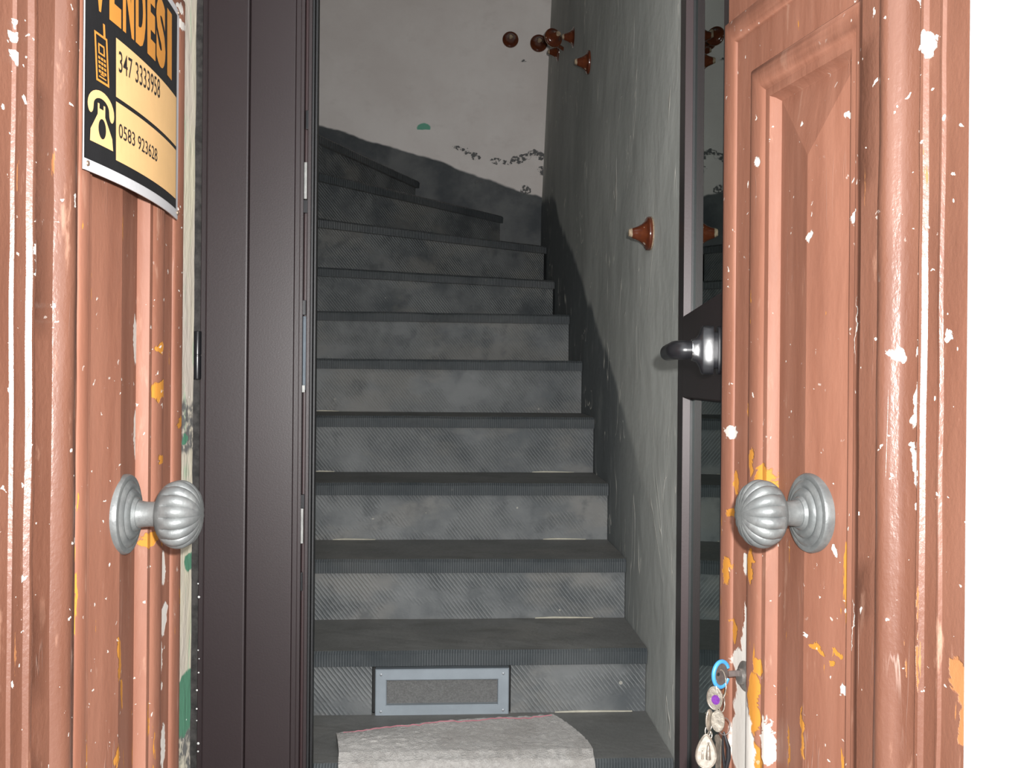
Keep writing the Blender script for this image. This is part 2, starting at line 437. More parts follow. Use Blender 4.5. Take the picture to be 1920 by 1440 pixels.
# pale mortar seams in the riser feet
for x0, x1, py, k in ((590, 636, 771, 5), (590, 627, 884, 4), (624, 704, 1017, 3), (1018, 1098, 1017, 3), (1003, 1112, 1165, 2), (998, 1076, 884, 4), (1040, 1185, 1342, 1)):
    L = LV[k][1]; n = inward(L); p0 = L[0] + n * (OV - .001); nn = Vector((n.x, n.y, 0))
    a = on_plane(x0, py, (p0.x, p0.y, 0), nn); b = on_plane(x1, py, (p0.x, p0.y, 0), nn)
    zz = EYE + LV[k - 1][0] + .006
    MB().loft([[(p.x - n.x * .003, p.y - n.y * .003, zz), (p.x + n.x * .004, p.y + n.y * .004, zz), (p.x + n.x * .004, p.y + n.y * .004, zz + hh), (p.x - n.x * .002, p.y - n.y * .002, zz + hh)]
               for p, hh in ((a, .002), (a.lerp(b, .3), .004), (a.lerp(b, .7), .003), (b, .0015))]).build('mortar_seam', M_MORTAR, stair)

# ------------------------------------------------------------------ ventilation frame in the first riser
M_VENT = plain('blue_grey_metal_paint', (.25, .285, .315), .45, 0, .06, 20, .05, 60)
M_MESH = plain('grey_mesh', (.13, .13, .127), .6, .2, .2, 260, .6, 400)
ry = 2.335 + Y * VC + OV
vent = empty('vent_grille', (VC, ry, EYE - .745), math.atan(Y), 'blue-grey metal vent frame with dark mesh set into the lowest riser', 'vent')
W2, H2, B2 = .150, .1085, .0255
def frame_sweep(mb, x0, x1, z0, z1, prof, fy):
    """mitred rectangular frame; prof = (inset, height); fy maps height -> local y"""
    rings = []
    for u, d in prof:
        rings.append([(x0 + u, fy(d), z0 + u), (x1 - u, fy(d), z0 + u), (x1 - u, fy(d), z1 - u), (x0 + u, fy(d), z1 - u)])
    return mb.loft(rings, cap=False)
mb = frame_sweep(MB(), -W2, W2, .002, H2, [(0, -.02), (0, .004), (.002, .006), (B2 - .002, .006), (B2, .004), (B2, -.012)], lambda d: -d)
mb.build('frame', M_VENT, vent, world=False)
MB().box(-W2 + B2 - .003, W2 - B2 + .003, .010, .014, B2, H2 - B2 + .002).build('mesh_panel', M_MESH, vent, world=False)
for sx in (-1, 1):
    for zz in (.014, H2 - .012):
        MB().lathe([(.003, 0), (.003, .001), (.001, .0018)], (sx * (W2 - .013), -.006, zz), (0, -1, 0), 10).build('screw', plain('screw_steel', (.3, .32, .34), .5, .5), vent, world=False, smooth=True)
MB().box(-W2 - .008, W2 + .008, .03, .05, .002, H2 + .001).build('dark_backing', plain('dark_void_colour', (.03, .03, .03), .9), vent, world=False)  # near-black plate in the opening; the hole's darkness is put into its colour

# ------------------------------------------------------------------ mat on the first tread
def towel():
    t = NT('grey_white_terry')
    base = t.mix(t.step(t.noise(90, 3), .3, .7), (.38, .36, .34), (.50, .48, .455))
    base = t.mix(t.math('MULTIPLY', t.step(t.noise(9, 4), .45, .7), .55), base, (.28, .255, .23))
    c = on_plane(838, 1424, (0, 0, EYE - .735), (0, 0, 1))
    base = t.mix(t.blobs([((c.x, c.y, .2), (.008, .005, 1))], t.warp(.02, 60)), base, (.22, .12, .06))
    return t.out(base, .95, 0, t.bump(t.noise(330, 3), 1.0, .004), .1, **{'Sheen Weight': .3})
M_TOWEL = towel()
zt0 = EYE - .745 + .008
P = [on_plane(630, 1380, (0, 0, zt0 + .006), (0, 0, 1)), on_plane(1038, 1345, (0, 0, zt0 + .006), (0, 0, 1))]
nz = LV[0][1]; nd = (nz[1] - nz[0]).normalized()
def nose_y(x): return nz[0].y + (x - nz[0].x) * nd.y / nd.x
PE = [on_plane(633, 1432, (0, 0, zt0), (0, 0, 1)), on_plane(1112, 1424, (0, 0, zt0), (0, 0, 1))]
def mat_pt(u, v, lift=0.0):
    """v 0 at the far hem, 0.55 at the nosing, then hanging down in front of it"""
    a = P[0].lerp(P[1], u); x1 = PE[0].x + (PE[1].x - PE[0].x) * u + .004 * math.sin(u * 9)
    fuzz = mnoise.noise(Vector((u * 40, v * 40, 1))) * .003
    if v < .55:
        k = v / .55; x = a.x + (x1 - a.x) * (1 - (1 - k) ** 1.6) if u > .5 else a.x + (x1 - a.x) * k
        y = a.y + (nose_y(x1) - .004 - a.y) * k
        z = zt0 + .004 + .006 * (1 - k) * math.sin(u * 3.1) ** 2 + fuzz + .010 * max(0, math.sin(u * 5 + 1)) * math.sin(k * math.pi)
        return Vector((x, y, z + lift))
    k = (v - .55) / .45
    x = x1 + .01 * k
    ang = min(1, k / .25) * math.pi / 2
    y = nose_y(x) - .004 - .012 * math.sin(ang) - lift - .004 * math.sin(u * 11) * k
    z = zt0 + .004 - .012 * (1 - math.cos(ang)) - max(0, k - .25) * .13 + fuzz
    return Vector((x, y, z))
NU, NV = 90, 60
mb = MB(); g = [[None] * (NV + 1) for _ in range(NU + 1)]
top, bot = [], []
for i in range(NU + 1):
    for j in range(NV + 1):
        u, v = i / NU, j / NV
        e = mnoise.noise(Vector((u * 60, v * 60, 7))) * .006
        uu = u + (e if i in (0, NU) else 0); vv_ = v + (abs(e) if j == 0 else 0)
        top.append(mat_pt(uu, vv_, .009)); bot.append(mat_pt(uu, vv_, 0.0))
W1 = NV + 1; nn_ = len(top); mb.v = [tuple(p) for p in top + bot]
for i in range(NU):
    for j in range(NV):
        a = i * W1 + j
        mb.f.append((a, a + W1, a + W1 + 1, a + 1)); mb.f.append((nn_ + a, nn_ + a + 1, nn_ + a + W1 + 1, nn_ + a + W1))
for i in range(NU):
    for j in (0, NV):
        a = i * W1 + j; mb.f.append((a, a + W1, nn_ + a + W1, nn_ + a))
for j in range(NV):
    for i in (0, NU):
        a = i * W1 + j; mb.f.append((a, a + 1, nn_ + a + 1, nn_ + a))
mb.m = [0] * len(mb.f)
mat_e = empty('doormat', (-.14, 2.2, EYE - .74), 0, 'greyish white terry mat with pink stitched hem lying over the lowest step', 'mat')
mb.build('mat_body', M_TOWEL, mat_e, smooth=True)
mb = MB(); mb.tube([mat_pt(.03 + .95 * i / 60, .035 + .012 * math.sin(i * .4) + .02 * max(0, 1 - i / 12), .0105) for i in range(61)], .0013, 6)
tag(mb.build('hem_stitch', plain('pink_thread', (.42, .17, .20), .8), mat_e, smooth=True), 'pink hem stitching')
mb = MB(); mb.tube([mat_pt(.0 + .98 * i / 60, .004 + .004 * math.sin(i * 1.7), .006) for i in range(61)], .0022, 6)
tag(mb.build('hem_edge', plain('yellowish_thread', (.55, .50, .28), .9), mat_e, smooth=True), 'yellowish frayed hem')

# ------------------------------------------------------------------ brown aluminium inner door
M_ALU = plain('brown_painted_aluminium', (.026, .0165, .0175), .42, 0, .05, 4, .06, 300)
M_ALU2 = plain('brown_glazing_bead', (.036, .017, .018), .45, 0, .05, 4, .06, 300)
M_RUB = plain('black_rubber', (.012, .012, .013), .5)
M_STEEL = plain('dull_steel', (.26, .26, .25), .5, .6, .15, 60)
M_BLACK = plain('black_plastic', (.012, .012, .014), .28, 0, .1, 40, .03)
AY = 1.99
def ax(px, d=0.0):                                  # pixel column -> X on the aluminium frame plane
    q = (px - 960) / F; y0 = AY + d
    return q * y0 / (1 - q * Y)
a_ang = math.atan(Y)
nar = empty('door_1', (ax(380), AY + Y * ax(380), 0), a_ang, 'narrow dark brown aluminium door leaf standing closed left of the stair', 'door', kind='structure')
def nx(px, d=0.0): return (ax(px, d) - ax(380)) / math.cos(a_ang)
ZT = 2.28
def nbox(name, x0, x1, d0, d1, mat=M_ALU, bev=.0015, z0=.03, z1=ZT, par=None):
    return MB().box(nx(x0), nx(x1), d0, d1, z0, z1).build(name, mat, par or nar, world=False, bevel=bev)
nbox('stile', 386, 464, -.012, .05, bev=.003)
nbox('stile', 464.5, 549, 0, .05)
nbox('edge_profile', 549, 560, .004, .05)
nbox('edge_profile', 559, 566, -.001, .05)
nbox('lock_groove', 566, 572, .016, .05, M_ALU2)
nbox('edge_profile', 572, 579, .006, .05)
nbox('gasket', 579, 583, .012, .048, M_RUB, .0008)
nbox('gasket', 584, 588, .022, .05, M_RUB, .0008)
def npiece(name, px, py0, py1, w_, mat, d=.004):
    y0 = AY + Y * ax(px)
    za, zb = at(px, py1, y0).z, at(px, py0, y0).z
    return MB().box(nx(px) - w_, nx(px) + w_, d, .018, za, zb).build(name, mat, nar, world=False, bevel=.0008)
npiece('lock_bolt', 569, 303, 372, .0028, M_STEEL); npiece('bolt_end', 569, 374, 398, .004, M_BLACK)
npiece('strike_plate', 569, 592, 732, .0032, plain('bluish_steel', (.07, .085, .10), .5, .5), .010)
npiece('bolt_end', 568, 562, 590, .003, M_BLACK, .008); npiece('bolt_end', 568, 722, 736, .003, M_STEEL, .006)
npiece('bolt_end', 568, 928, 954, .004, M_BLACK); npiece('lock_bolt', 567, 954, 1020, .0032, M_STEEL)
npiece('bolt_end', 567, 1075, 1110, .0022, M_BLACK, .008)
npiece('bolt_end', 571, 205, 240, .003, M_BLACK, .006)
fr_o = empty('trim_1', (ax(372), AY + Y * ax(372), 0), a_ang, 'slim dark brown aluminium jamb with black hinge beside the narrow leaf', 'door frame', kind='structure')
MB().box(nx(374) - nx(372), nx(386) - nx(372), .004, .05, 0, ZT + .05).build('jamb', paint('paint_splashed_brown', None, None) if False else M_ALU, fr_o, world=False, bevel=.001)
MB().box(nx(352) - nx(372), nx(374) - nx(372), .02, .05, 0, ZT + .05).build('jamb_gap_strip', plain('dark_gap_colour', (.035, .032, .03), .8, 0, .5, 60, .6, 90), fr_o, world=False)  # strip closing the gap beside the jamb, the gap's shade put into its colour
hz0, hz1 = at(369, 712, 1.94).z, at(369, 620, 1.94).z
hx = nx(371) - nx(372)
hin = MB().lathe([(.0005, 0), (.007, .001), (.0075, .003), (.0075, (hz1 - hz0) * .48), (.0066, (hz1 - hz0) * .49), (.0066, (hz1 - hz0) * .51), (.0075, (hz1 - hz0) * .52),
                  (.0075, hz1 - hz0 - .003), (.007, hz1 - hz0 - .001), (.0005, hz1 - hz0)], (hx, -.006, hz0), (0, 0, 1), 20).build('hinge', M_BLACK, fr_o, world=False, smooth=True)
# white paint flecks on the jamb edge
M_FLECK = plain('white_paint_fleck', (.7, .7, .68), .8)
for py in (1220, 1236, 1262, 1295, 1330, 1352, 1120, 1095, 1395, 1410):
    px = random.uniform(373, 379); zc = at(px, py, 1.95).z; x0 = nx(px) - nx(372)
    MB().lathe([(.0004, 0), (random.uniform(.0012, .0026), .0005), (.0006, .0012)], (x0, .0042, zc), (0, -1, 0), 7).build('paint_fleck', M_FLECK, fr_o, world=False)
MB().box(nx(560) - nx(372), nx(1300) - nx(372), .0, .05, ZT, ZT + .06).build('head', M_ALU, fr_o, world=False)

# right jamb + open glazed leaf
def lx(y): return .292 + .058 * (y - 1.46)
rj = MB().box(0, .05, -.03, .05, 0, ZT + .05)
rj_o = empty('trim_2', (lx(2.06) + .003, 2.045, 0), a_ang, 'dark brown aluminium jamb between the open glazed leaf and the grey wall', 'door frame', kind='structure')
MB().box(0, .014, -.02, .012, 0, ZT + .05).build('jamb', M_ALU, rj_o, world=False, bevel=.001)
MB().box(.014, .05, -.045, .005, 0, ZT + .05).build('jamb', M_ALU, rj_o, world=False, bevel=.001)
L0y, L1y = 1.385, 2.045                              # free end, hinge end
la = math.atan2(1.0, .058)
leaf = empty('door_2', (lx(L1y), L1y, 0), la + math.pi, 'open brown aluminium door leaf with two glass panes and black lever handle', 'door', kind='structure')
LW = (L1y - L0y) / math.sin(la)
# local: x from hinge (0) to free end (LW); face looking at the stair opening = -y ... depth into the leaf = +y
def ly2x(y): return (L1y - y) / math.sin(la)
zr0 = EYE - .0175; zr1 = EYE + .133                   # lock rail
def lbox(name, x0, x1, y0, y1, z0, z1, mat=M_ALU, bev=.0015, par=None):
    return MB().box(x0, x1, y0, y1, z0, z1).build(name, mat, par or leaf, world=False, bevel=bev)
xs0, xs1 = ly2x(1.955), ly2x(1.452)
SG = -1                                               # local y sign of the visible face
def Y2(a, b): return (min(SG * a, SG * b), max(SG * a, SG * b))
def lb(name, x0, x1, d0, d1, z0, z1, mat=M_ALU, bev=.0015):
    a, b = Y2(d0, d1); return lbox(name, x0, x1, a, b, z0, z1, mat, bev)
lb('stile', 0, xs0, -.05, 0, .03, ZT - .01)
lb('stile', xs1, LW, -.05, 0, .03, ZT - .01)
lb('rail', xs0, xs1, -.05, 0, .03, .16); lb('rail', xs0, xs1, -.05, 0, ZT - .12, ZT - .01)
lb('lock_rail', xs0, xs1, -.05, 0, zr0, zr1)
GD = -.018
def glass():
    t = NT('clear_double_glazing'); t.t.nodes.remove(t.b)
    tr = t.n('ShaderNodeBsdfTransparent'); tr.inputs[0].default_value = (.88, .95, .925, 1)
    gl = t.n('ShaderNodeBsdfGlossy'); gl.inputs['Roughness'].default_value = .01; gl.inputs[0].default_value = (.90, 1, .97, 1)
    fr = t.n('ShaderNodeFresnel'); fr.inputs[0].default_value = 1.5
    mx = t.n('ShaderNodeMixShader'); t.put(mx.inputs[0], fr.outputs[0]); t.put(mx.inputs[1], tr.outputs[0]); t.put(mx.inputs[2], gl.outputs[0])
    t.t.links.new(mx.outputs[0], t.t.nodes['Material Output'].inputs[0])
    return t.m
M_GLASS = glass()
M_SPACER = plain('perforated_spacer', (.26, .30, .30), .35, .5, .5, 420)
for z0, z1 in ((.16, zr0), (zr1, ZT - .12)):
    mb = MB(); e = .011                                   # glazing bead, lighter brown, round the pane
    for x0, x1, za, zb in ((xs0, xs0 + e * .2, z0, z1), (xs1 - e * .2, xs1, z0, z1)): pass
    frame_sweep(mb, xs0, xs1, z0, z1, [(0, -.001), (.0008, -.0005), (.0022, GD + .003), (.0022, GD)], lambda d: SG * d)
    mb.build('glazing_bead', M_ALU2, leaf, world=False)
    lb('gasket', xs0 + .002, xs0 + .005, GD, GD + .004, z0 + .002, z1 - .002, M_RUB, 0)
    lb('gasket', xs0 + .005, xs1 - .002, GD, GD + .0025, z1 - .005, z1 - .002, M_RUB, 0)
    lb('gasket', xs0 + .005, xs1 - .002, GD, GD + .0025, z0 + .002, z0 + .005, M_RUB, 0)
    lb('pane', xs0, xs1, GD - .004, GD, z0, z1, M_GLASS, 0)
    lb('pane', xs0, xs1, GD - .022, GD - .018, z0, z1, M_GLASS, 0)
    lb('spacer_bar', xs0 + .006, xs0 + .016, GD - .0175, GD - .0045, z0 + .008, z1 - .008, M_SPACER, 0)
    lb('spacer_bar', xs0 + .016, xs1 - .01, GD - .0175, GD - .0045, z1 - .016, z1 - .008, M_SPACER, 0)
    lb('backing_bead', xs0, xs0 + .012, -.05, GD - .022, z0, z1, M_ALU, 0)
# lever handle
hx0 = ly2x(1.462); hzc = EYE + .053
def sup(hx_, hz_, d, n=28, e=3.2):
    r = []
    for i in range(n):
        a = 2 * math.pi * i / n; c, s_ = math.cos(a), math.sin(a)
        r.append((hx0 + hx_ * math.copysign(abs(c) ** (2 / e), c), SG * d, hzc + hz_ * math.copysign(abs(s_) ** (2 / e), s_)))
    return r
hd = MB().loft([sup(.014, .034, 0), sup(.014, .034, .004), sup(.011, .026, .0045), sup(.011, .026, .010), sup(.0145, .0345, .0105), sup(.0145, .0345, .0245),
                sup(.0135, .032, .0265), sup(.0125, .024, .029), sup(.012, .0175, .033), sup(.012, .015, .039)]).build('handle_base', M_BLACK, leaf, world=False, smooth=True)
MB().loft([sup(.0140, .0152, .0385, e=2), sup(.0140, .0152, .0400, e=2)]).build('handle_ring', plain('polished_steel_ring', (.7, .7, .7), .15, 1), hd, world=False, smooth=True)
pts, rr = [], []
for i in range(5): pts.append((hx0, SG * (.039 + .00175 * i), hzc)); rr.append(.0130)
for i in range(1, 9):
    a = i / 8 * math.pi / 2
    pts.append((hx0 - .016 * (1 - math.cos(a)), SG * (.046 + .015 * math.sin(a)), hzc)); rr.append(.0136)
for i in range(1, 9): pts.append((hx0 - .016 - .013 * i, SG * .061, hzc)); rr.append(.0136 - .0001 * i)
pts.append((hx0 - .126, SG * .061, hzc)); rr.append(.004)
MB().tube(pts, rr, 20).build('lever', M_BLACK, hd, world=False, smooth=True)

# ------------------------------------------------------------------ wooden door leaves
W, WT = .43, .042
LD = dict(h=Vector((-.4129, .890, 0)), d=Vector((-.028, 1, 0)).normalized(), sg=-1)
RD = dict(h=Vector((.3747, .935, 0)), d=Vector((-.225, .974, 0)).normalized(), sg=1)
for D in (LD, RD):
    D['a'] = math.atan2(D['d'].y, D['d'].x)
    D['M'] = Matrix.Translation(D['h']) @ Matrix.Rotation(D['a'], 4, 'Z'); D['Mi'] = D['M'].inverted()
    D['n'] = (D['M'].to_3x3() @ Vector((0, D['sg'], 0)))
def dpx(D, px, py, d=.006): return D['Mi'] @ on_plane(px, py, D['h'] + D['n'] * d, D['n'])
def dbl(D, lst): return [px_blob(*b, D['h'] + D['n'] * .006, D['n'], D['Mi']) for b in lst]
wr = dbl(RD, [(1550, 1028, 5, 8), (1394, 1062, 5, 26), (1392, 1170, 4, 40), (1390, 1215, 7, 45), (1382, 1240, 17, 24), (1392, 1320, 20, 75), (1386, 1400, 22, 60), (1410, 1395, 10, 65),
              (1431, 1390, 4, 45), (1562, 1292, 6, 13), (1368, 806, 7, 12), (1600, 405, 4, 12), (1572, 218, 8, 5), (1590, 412, 3, 10), (1503, 1196, 3, 5),
              (1612, 620, 1.5, 60), (1607, 1180, 1.5, 60), (1425, 304, 3, 9), (1510, 450, 6, 10)])
orr = dbl(RD, [(1432, 905, 7, 34), (1418, 870, 5, 34), (1400, 765, 4, 16), (1415, 1060, 5, 32), (1520, 1218, 14, 6), (1552, 1224, 9, 6), (1542, 1240, 6, 8), (1424, 1250, 5, 16), (1420, 1320, 7, 60),
               (1375, 900, 5, 24), (1364, 1070, 5, 30), (1500, 1375, 4, 45), (1370, 1180, 5, 20), (1416, 1430, 12, 40), (1464, 1400, 3, 40), (1370, 960, 4, 10), (1575, 1335, 5, 12)])
wl = dbl(LD, [(277, 645, 6, 46), (274, 800, 4, 34), (276, 850, 3, 24), (310, 1068, 7, 33), (313, 1160, 6, 30), (308, 1240, 3, 50), (310, 1400, 4, 40), (333, 15, 7, 7), (338, 45, 7, 8), (330, 390, 3, 5),
              (302, 1160, 4, 18), (272, 610, 3, 25)])
ol = dbl(LD, [(293, 735, 6, 17), (298, 1000, 6, 26), (333, 790, 3, 8), (296, 860, 4, 12), (284, 1010, 5, 14), (230, 1240, 4, 40), (237, 1300, 4, 30), (225, 1420, 4, 20), (334, 1110, 3, 20), (295, 660, 4, 10)])
def split(lst): return ([b for b in lst if not .13 < b[0].x < .30], [b for b in lst if .13 < b[0].x < .30])
def two(nm, wh, og, ew):
    (w1, w2), (o1, o2) = split(wh), split(og)
    return paint(nm + '_moulding', w1, o1, ew, .3), paint(nm + '_panel', w2, o2, ew, .3)
M_PL, M_PR = two('brown_door_paint_a', wl, ol, .02), two('brown_door_paint_b', wr, orr, .0)

PROF = [(0, -.012), (0, .002), (.002, .0060), (.008, .0085), (.016, .0092), (.024, .0085), (.030, .006), (.032, .003), (.0325, .002),
        (.083, .002), (.0835, .006), (.087, .0095), (.094, .0115), (.102, .0112), (.109, .0090), (.114, .0060), (.116, .0045), (.121, .005), (.126, .0045), (.128, -.002), (.133, -.008)]
def make_leaf(D, name, label, mats, top_z):
    mat, mat_p = mats
    e = empty(name, D['h'], D['a'], label, 'door', kind='structure'); sg = D['sg']; fy = lambda d: sg * d
    def b(nm, x0, x1, d0, d1, z0, z1, m=mat, bev=.001):
        return MB().box(x0, x1, min(sg * d0, sg * d1), max(sg * d0, sg * d1), z0, z1).build(nm, m, e, world=False, bevel=bev)
    b('board', 0, W, -WT, -.0122, .02, 2.26)
    z_lo, z_hi, up = .16, top_z, top_z + .07
    b('rail', 0, W, -.012, 0, .02, z_lo - .001); b('rail', 0, W, -.012, 0, z_hi + .001, up - .001); b('rail', 0, W, -.012, 0, 2.18, 2.26)
    for z0, z1 in ((z_lo, z_hi), (up, 2.179)):
        frame_sweep(MB(), 0, W, z0, z1, PROF, fy).build('panel_moulding', mat, e, world=False, smooth=True)
        i = .1325; x0, x1, a0, a1 = i, W - i, z0 + i, z1 - i; xm = (x0 + x1) / 2; hw = xm - x0
        vs_ = [(x0, fy(-.008), a0), (x1, fy(-.008), a0), (x1, fy(-.008), a1), (x0, fy(-.008), a1), (xm, fy(.0035), a0 + hw), (xm, fy(.0035), a1 - hw)]
        MB().add(vs_, [(0, 1, 4), (1, 2, 5, 4), (2, 3, 5), (3, 0, 4, 5), (3, 2, 1, 0)])  .build('raised_panel', mat_p, e, world=False)
    return e
door_l = make_leaf(LD, 'door_3', 'old red-brown panelled wooden door leaf carrying the for-sale sign', M_PL, 1.415)
door_r = make_leaf(RD, 'door_4', 'old red-brown panelled wooden door leaf with keys hanging in its lock', M_PR, 1.402)
# bare old-paint rebate along the free edge of the left leaf
t = NT('old_cream_and_green_paint')
LIP = [(352, 1330, 12, 40), (349, 1290, 8, 30), (356, 1050, 5, 20), (348, 820, 3, 10)]
lipb = [px_blob(px, py, rx * 2, ry, LD['h'] - LD['n'] * .004, LD['n'], LD['Mi']) for px, py, rx, ry in LIP]
bs = t.mix(t.step(t.noise(12, 5, t.map((1, 1, .3))), .35, .65), (.56, .53, .40), (.52, .47, .41))
bs = t.mix(t.math('MULTIPLY', t.step(t.noise(30, 5, t.map((1, 1, .3), loc=(4, 2, 7))), .58, .66), .8), bs, (.36, .47, .33))
gz = t.n('ShaderNodeSeparateXYZ'); t.put(gz.inputs[0], t.warp(.04, 20)); gz = gz.outputs[2]
za, zb, zc, zd = (dpx(LD, 355, p).z for p in (850, 760, 1440, 1375))
g1 = t.math('MULTIPLY', t.step(gz, za - .01, za), t.step(gz, zb, zb + .01, 1, 0))
bs = t.mix(t.math('MULTIPLY', t.math('MAXIMUM', g1, t.step(gz, zd, zd + .02, 1, 0)), t.step(t.noise(90, 4), .35, .55)), bs, (.13, .13, .125))
bs = t.mix(t.blobs(lipb, t.warp(.03, 30)), bs, (.08, .22, .14))
bs = t.mix(t.specks(70, .9, .3), bs, (.85, .84, .8))
M_LIP = t.out(bs, .7, 0, t.bump(t.noise(60, 5, t.map((1, 1, .4))), .6, .004), .3)
mb = MB(); rings = []
for i in range(120):
    z = .02 + 2.24 * i / 119; j = .004 * mnoise.noise(Vector((z * 14, 3, 1))) + .002 * mnoise.noise(Vector((z * 60, 3, 1)))
    rings.append([(W - .002, .004, z), (W + .088 + j, .004, z), (W + .088 + j, .036, z), (W - .002, .036, z)])
tag(mb.loft(rings).build('meeting_rebate', M_LIP, door_l, world=False), 'bare cream rebate with flaking old green paint')

M_ZINC = None
t = NT('grey_cast_zinc')
bs = t.mix(t.step(t.noise(35, 5), .35, .7), (.125, .132, .131), (.19, .197, .193))
bs = t.mix(t.math('MULTIPLY', t.step(t.noise(80, 4), .55, .7), .4), bs, (.09, .09, .094))
M_ZINC = t.out(bs, .42, .35, t.bump(t.noise(120, 4), .25, .002), .5)
def knob(D, par, px, py):
    p = dpx(D, px, py, .012); sg = D['sg']; axd = (0, sg, 0)
    c = Vector((p.x, sg * .0015, p.z))
    rs = MB().lathe([(.0005, -.005), (.043, -.005), (.0435, .003), (.042, .0055), (.039, .0065), (.0365, .006), (.0345, .0075), (.032, .0095), (.0295, .0095), (.0275, .0085), (.026, .0105), (.0235, .0125), (.021, .0125),
                     (.019, .0125), (.0175, .0145), (.0165, .016), (.012, .016)], c, axd, 56)
    k = MB().lathe([(.016, .012), (.0148, .017), (.0138, .022), (.0135, .028), (.0138, .033), (.0155, .0365), (.012, .038)], c, axd, 32).build('door_knob', M_ZINC, par, world=False, smooth=True)
    rs.build('rosette', M_ZINC, k, world=False, smooth=True)
    prof = []
    for i in range(25):
        a = math.pi * i / 24
        r = .0372 * math.sin(a) ** .80 if 0 < i < 24 else .0006
        prof.append((max(r, .0006), .0585 - .0245 * math.cos(a)))
    def mod(tt, h):
        f = min(1, max(0, (h - .0475) / .003))
        g = abs(math.sin(tt * 8)) ** .7
        return 1 - .10 * f * (1 - g)
    MB().lathe(prof, c, axd, 240, mod).build('fluted_ball', M_ZINC, k, world=False, smooth=True)
    return k
knob(LD, door_l, 252, 964); knob(RD, door_r, 1503, 962)
# lock cylinder on the right leaf
lk = dpx(RD, 1390, 1268, .008)
LKZ = lk.z; LKX = lk.x
M_LOCK = plain('tarnished_steel', (.26, .24, .22), .4, .7, .25, 80, .3)
cyl = MB().lathe([(.0005, .001), (.018, .001), (.0185, .004), (.016, .006), (.010, .0065), (.0095, .011), (.0005, .0115)], (LKX, 0, LKZ), (0, 1, 0), 32).build('lock_cylinder', M_LOCK, door_r, world=False, smooth=True)

# ------------------------------------------------------------------ moulded casings either side
def casing(name, label, C0, C1, prof, out_sign, white, orange):
    e2 = (C1 - C0).normalized(); a = math.atan2(e2.y, e2.x)
    e = empty(name, (C0.x, C0.y, 0), a, label, 'door casing', kind='structure')
    Mx = WM[e.name]; n = Mx.to_3x3() @ Vector((0, out_sign, 0)); p = Vector((C0.x, C0.y, 0)) + n * .003; Mi = Mx.inverted()
    wb = [px_blob(*b, p, n, Mi) for b in white]; ob = [px_blob(*b, p, n, Mi) for b in orange]
    mat = paint(name + '_paint', wb, ob, .10, 1.0, .2, .52, (.22, .085, .025), .30, .5)
    k = (C1 - C0).length / max(q_[0] for q_ in prof)
    rings = []
    for i in range(90):
        z = 2.32 * i / 89
        rings.append([(u * k + .0012 * mnoise.noise(Vector((u * 50, z * 11, 2))), out_sign * (h + .0010 * mnoise.noise(Vector((u * 60, z * 16, 9)))), z) for u, h in prof])
    MB().loft(rings).build('casing_board', mat, e, world=False, smooth=True)
    return e
casing('trim_3', 'moulded red-brown door casing with chipped edge against the white wall', RC0, RC1,
       [(0, -.035), (0, -.001), (.001, 0), (.021, 0), (.0218, -.004), (.0226, -.001), (.025, .004), (.029, .0075), (.034, .009), (.039, .008), (.043, .005), (.046, .001), (.049, -.0015), (.063, -.002),
        (.0655, .001), (.068, .0032), (.0705, .0028), (.073, -.001), (.085, -.001), (.0865, .002), (.0885, .0022), (.0900, -.0005), (.112, -.001), (.113, -.003), (.104, -.035)], -1,
       [(1733, 82, 11, 26), (1710, 755, 9, 38), (1710, 825, 7, 10), (1711, 880, 8, 45), (1768, 632, 6, 15), (1676, 664, 10, 15), (1712, 645, 4, 18), (1712, 950, 4, 6), (1630, 25, 2, 8), (1640, 150, 3, 6)],
       [(1790, 1270, 17, 46), (1792, 1330, 10, 60)])
casing('trim_4', 'moulded red-brown door casing left of the for-sale sign', LC0, LC1,
       [(0, -.035), (0, -.001), (.001, 0), (.003, 0), (.0035, -.002), (.005, .001), (.009, .0055), (.015, .0075), (.021, .0065), (.026, .003), (.029, -.001), (.047, -.002),
        (.050, .001), (.053, .0034), (.056, .003), (.0585, -.001), (.070, -.001), (.0715, .002), (.074, .0022), (.0755, -.0005), (.1, -.002), (.092, -.035)], 1,
       [(30, 62, 7, 13), (32, 112, 5, 13), (27, 1290, 4, 8), (137, 1018, 4, 11), (137, 380, 4, 16), (68, 480, 4, 30), (34, 36, 3, 5), (48, 1085, 3, 6)], [])

# ------------------------------------------------------------------ for-sale sign on the left leaf
S_NEAR, S_FAR = .357, .061
SZ0, SZH = EYE + .198, .2515
def sp_(u, v, lift=0.0):
    s_ = S_NEAR + (S_FAR - S_NEAR) * u
    bul = .0165 + (.040 - .012 * v) * min(1, max(0, u)) * (1 - min(1, max(0, u)))
    return LD['M'] @ Vector((W - s_, LD['sg'] * (bul + lift), SZ0 + SZH * v))
sign = empty('for_sale_sign', sp_(.5, 0), LD['a'], 'black and orange plastic for-sale sign pinned to the left wooden leaf', 'sign')
M_SW = plain('white_sign_plastic', (.50, .50, .51), .35, 0, .02); M_SB = plain('black_sign_print', (.012, .012, .013), .4, 0, .1)
M_SO = plain('orange_sign_print', (.50, .215, .040), .45, 0, .04); M_SC = plain('pale_orange_print', (.66, .42, .19), .45, 0, .03)
M_INK = plain('black_marker', (.015, .012, .012), .6)
def uv_mesh(name, polys, mat, lift, parent, thick=0):
    """polys in (u,v) -> sheet pieces lying on the curved sign"""
    bm = bmesh.new()
    for pl in polys:
        vv = [bm.verts.new((p[0], p[1], 0)) for p in pl]
        try: bm.faces.new(vv)
        except ValueError: pass
    return bm_uv(name, bm, mat, lift, parent, thick)
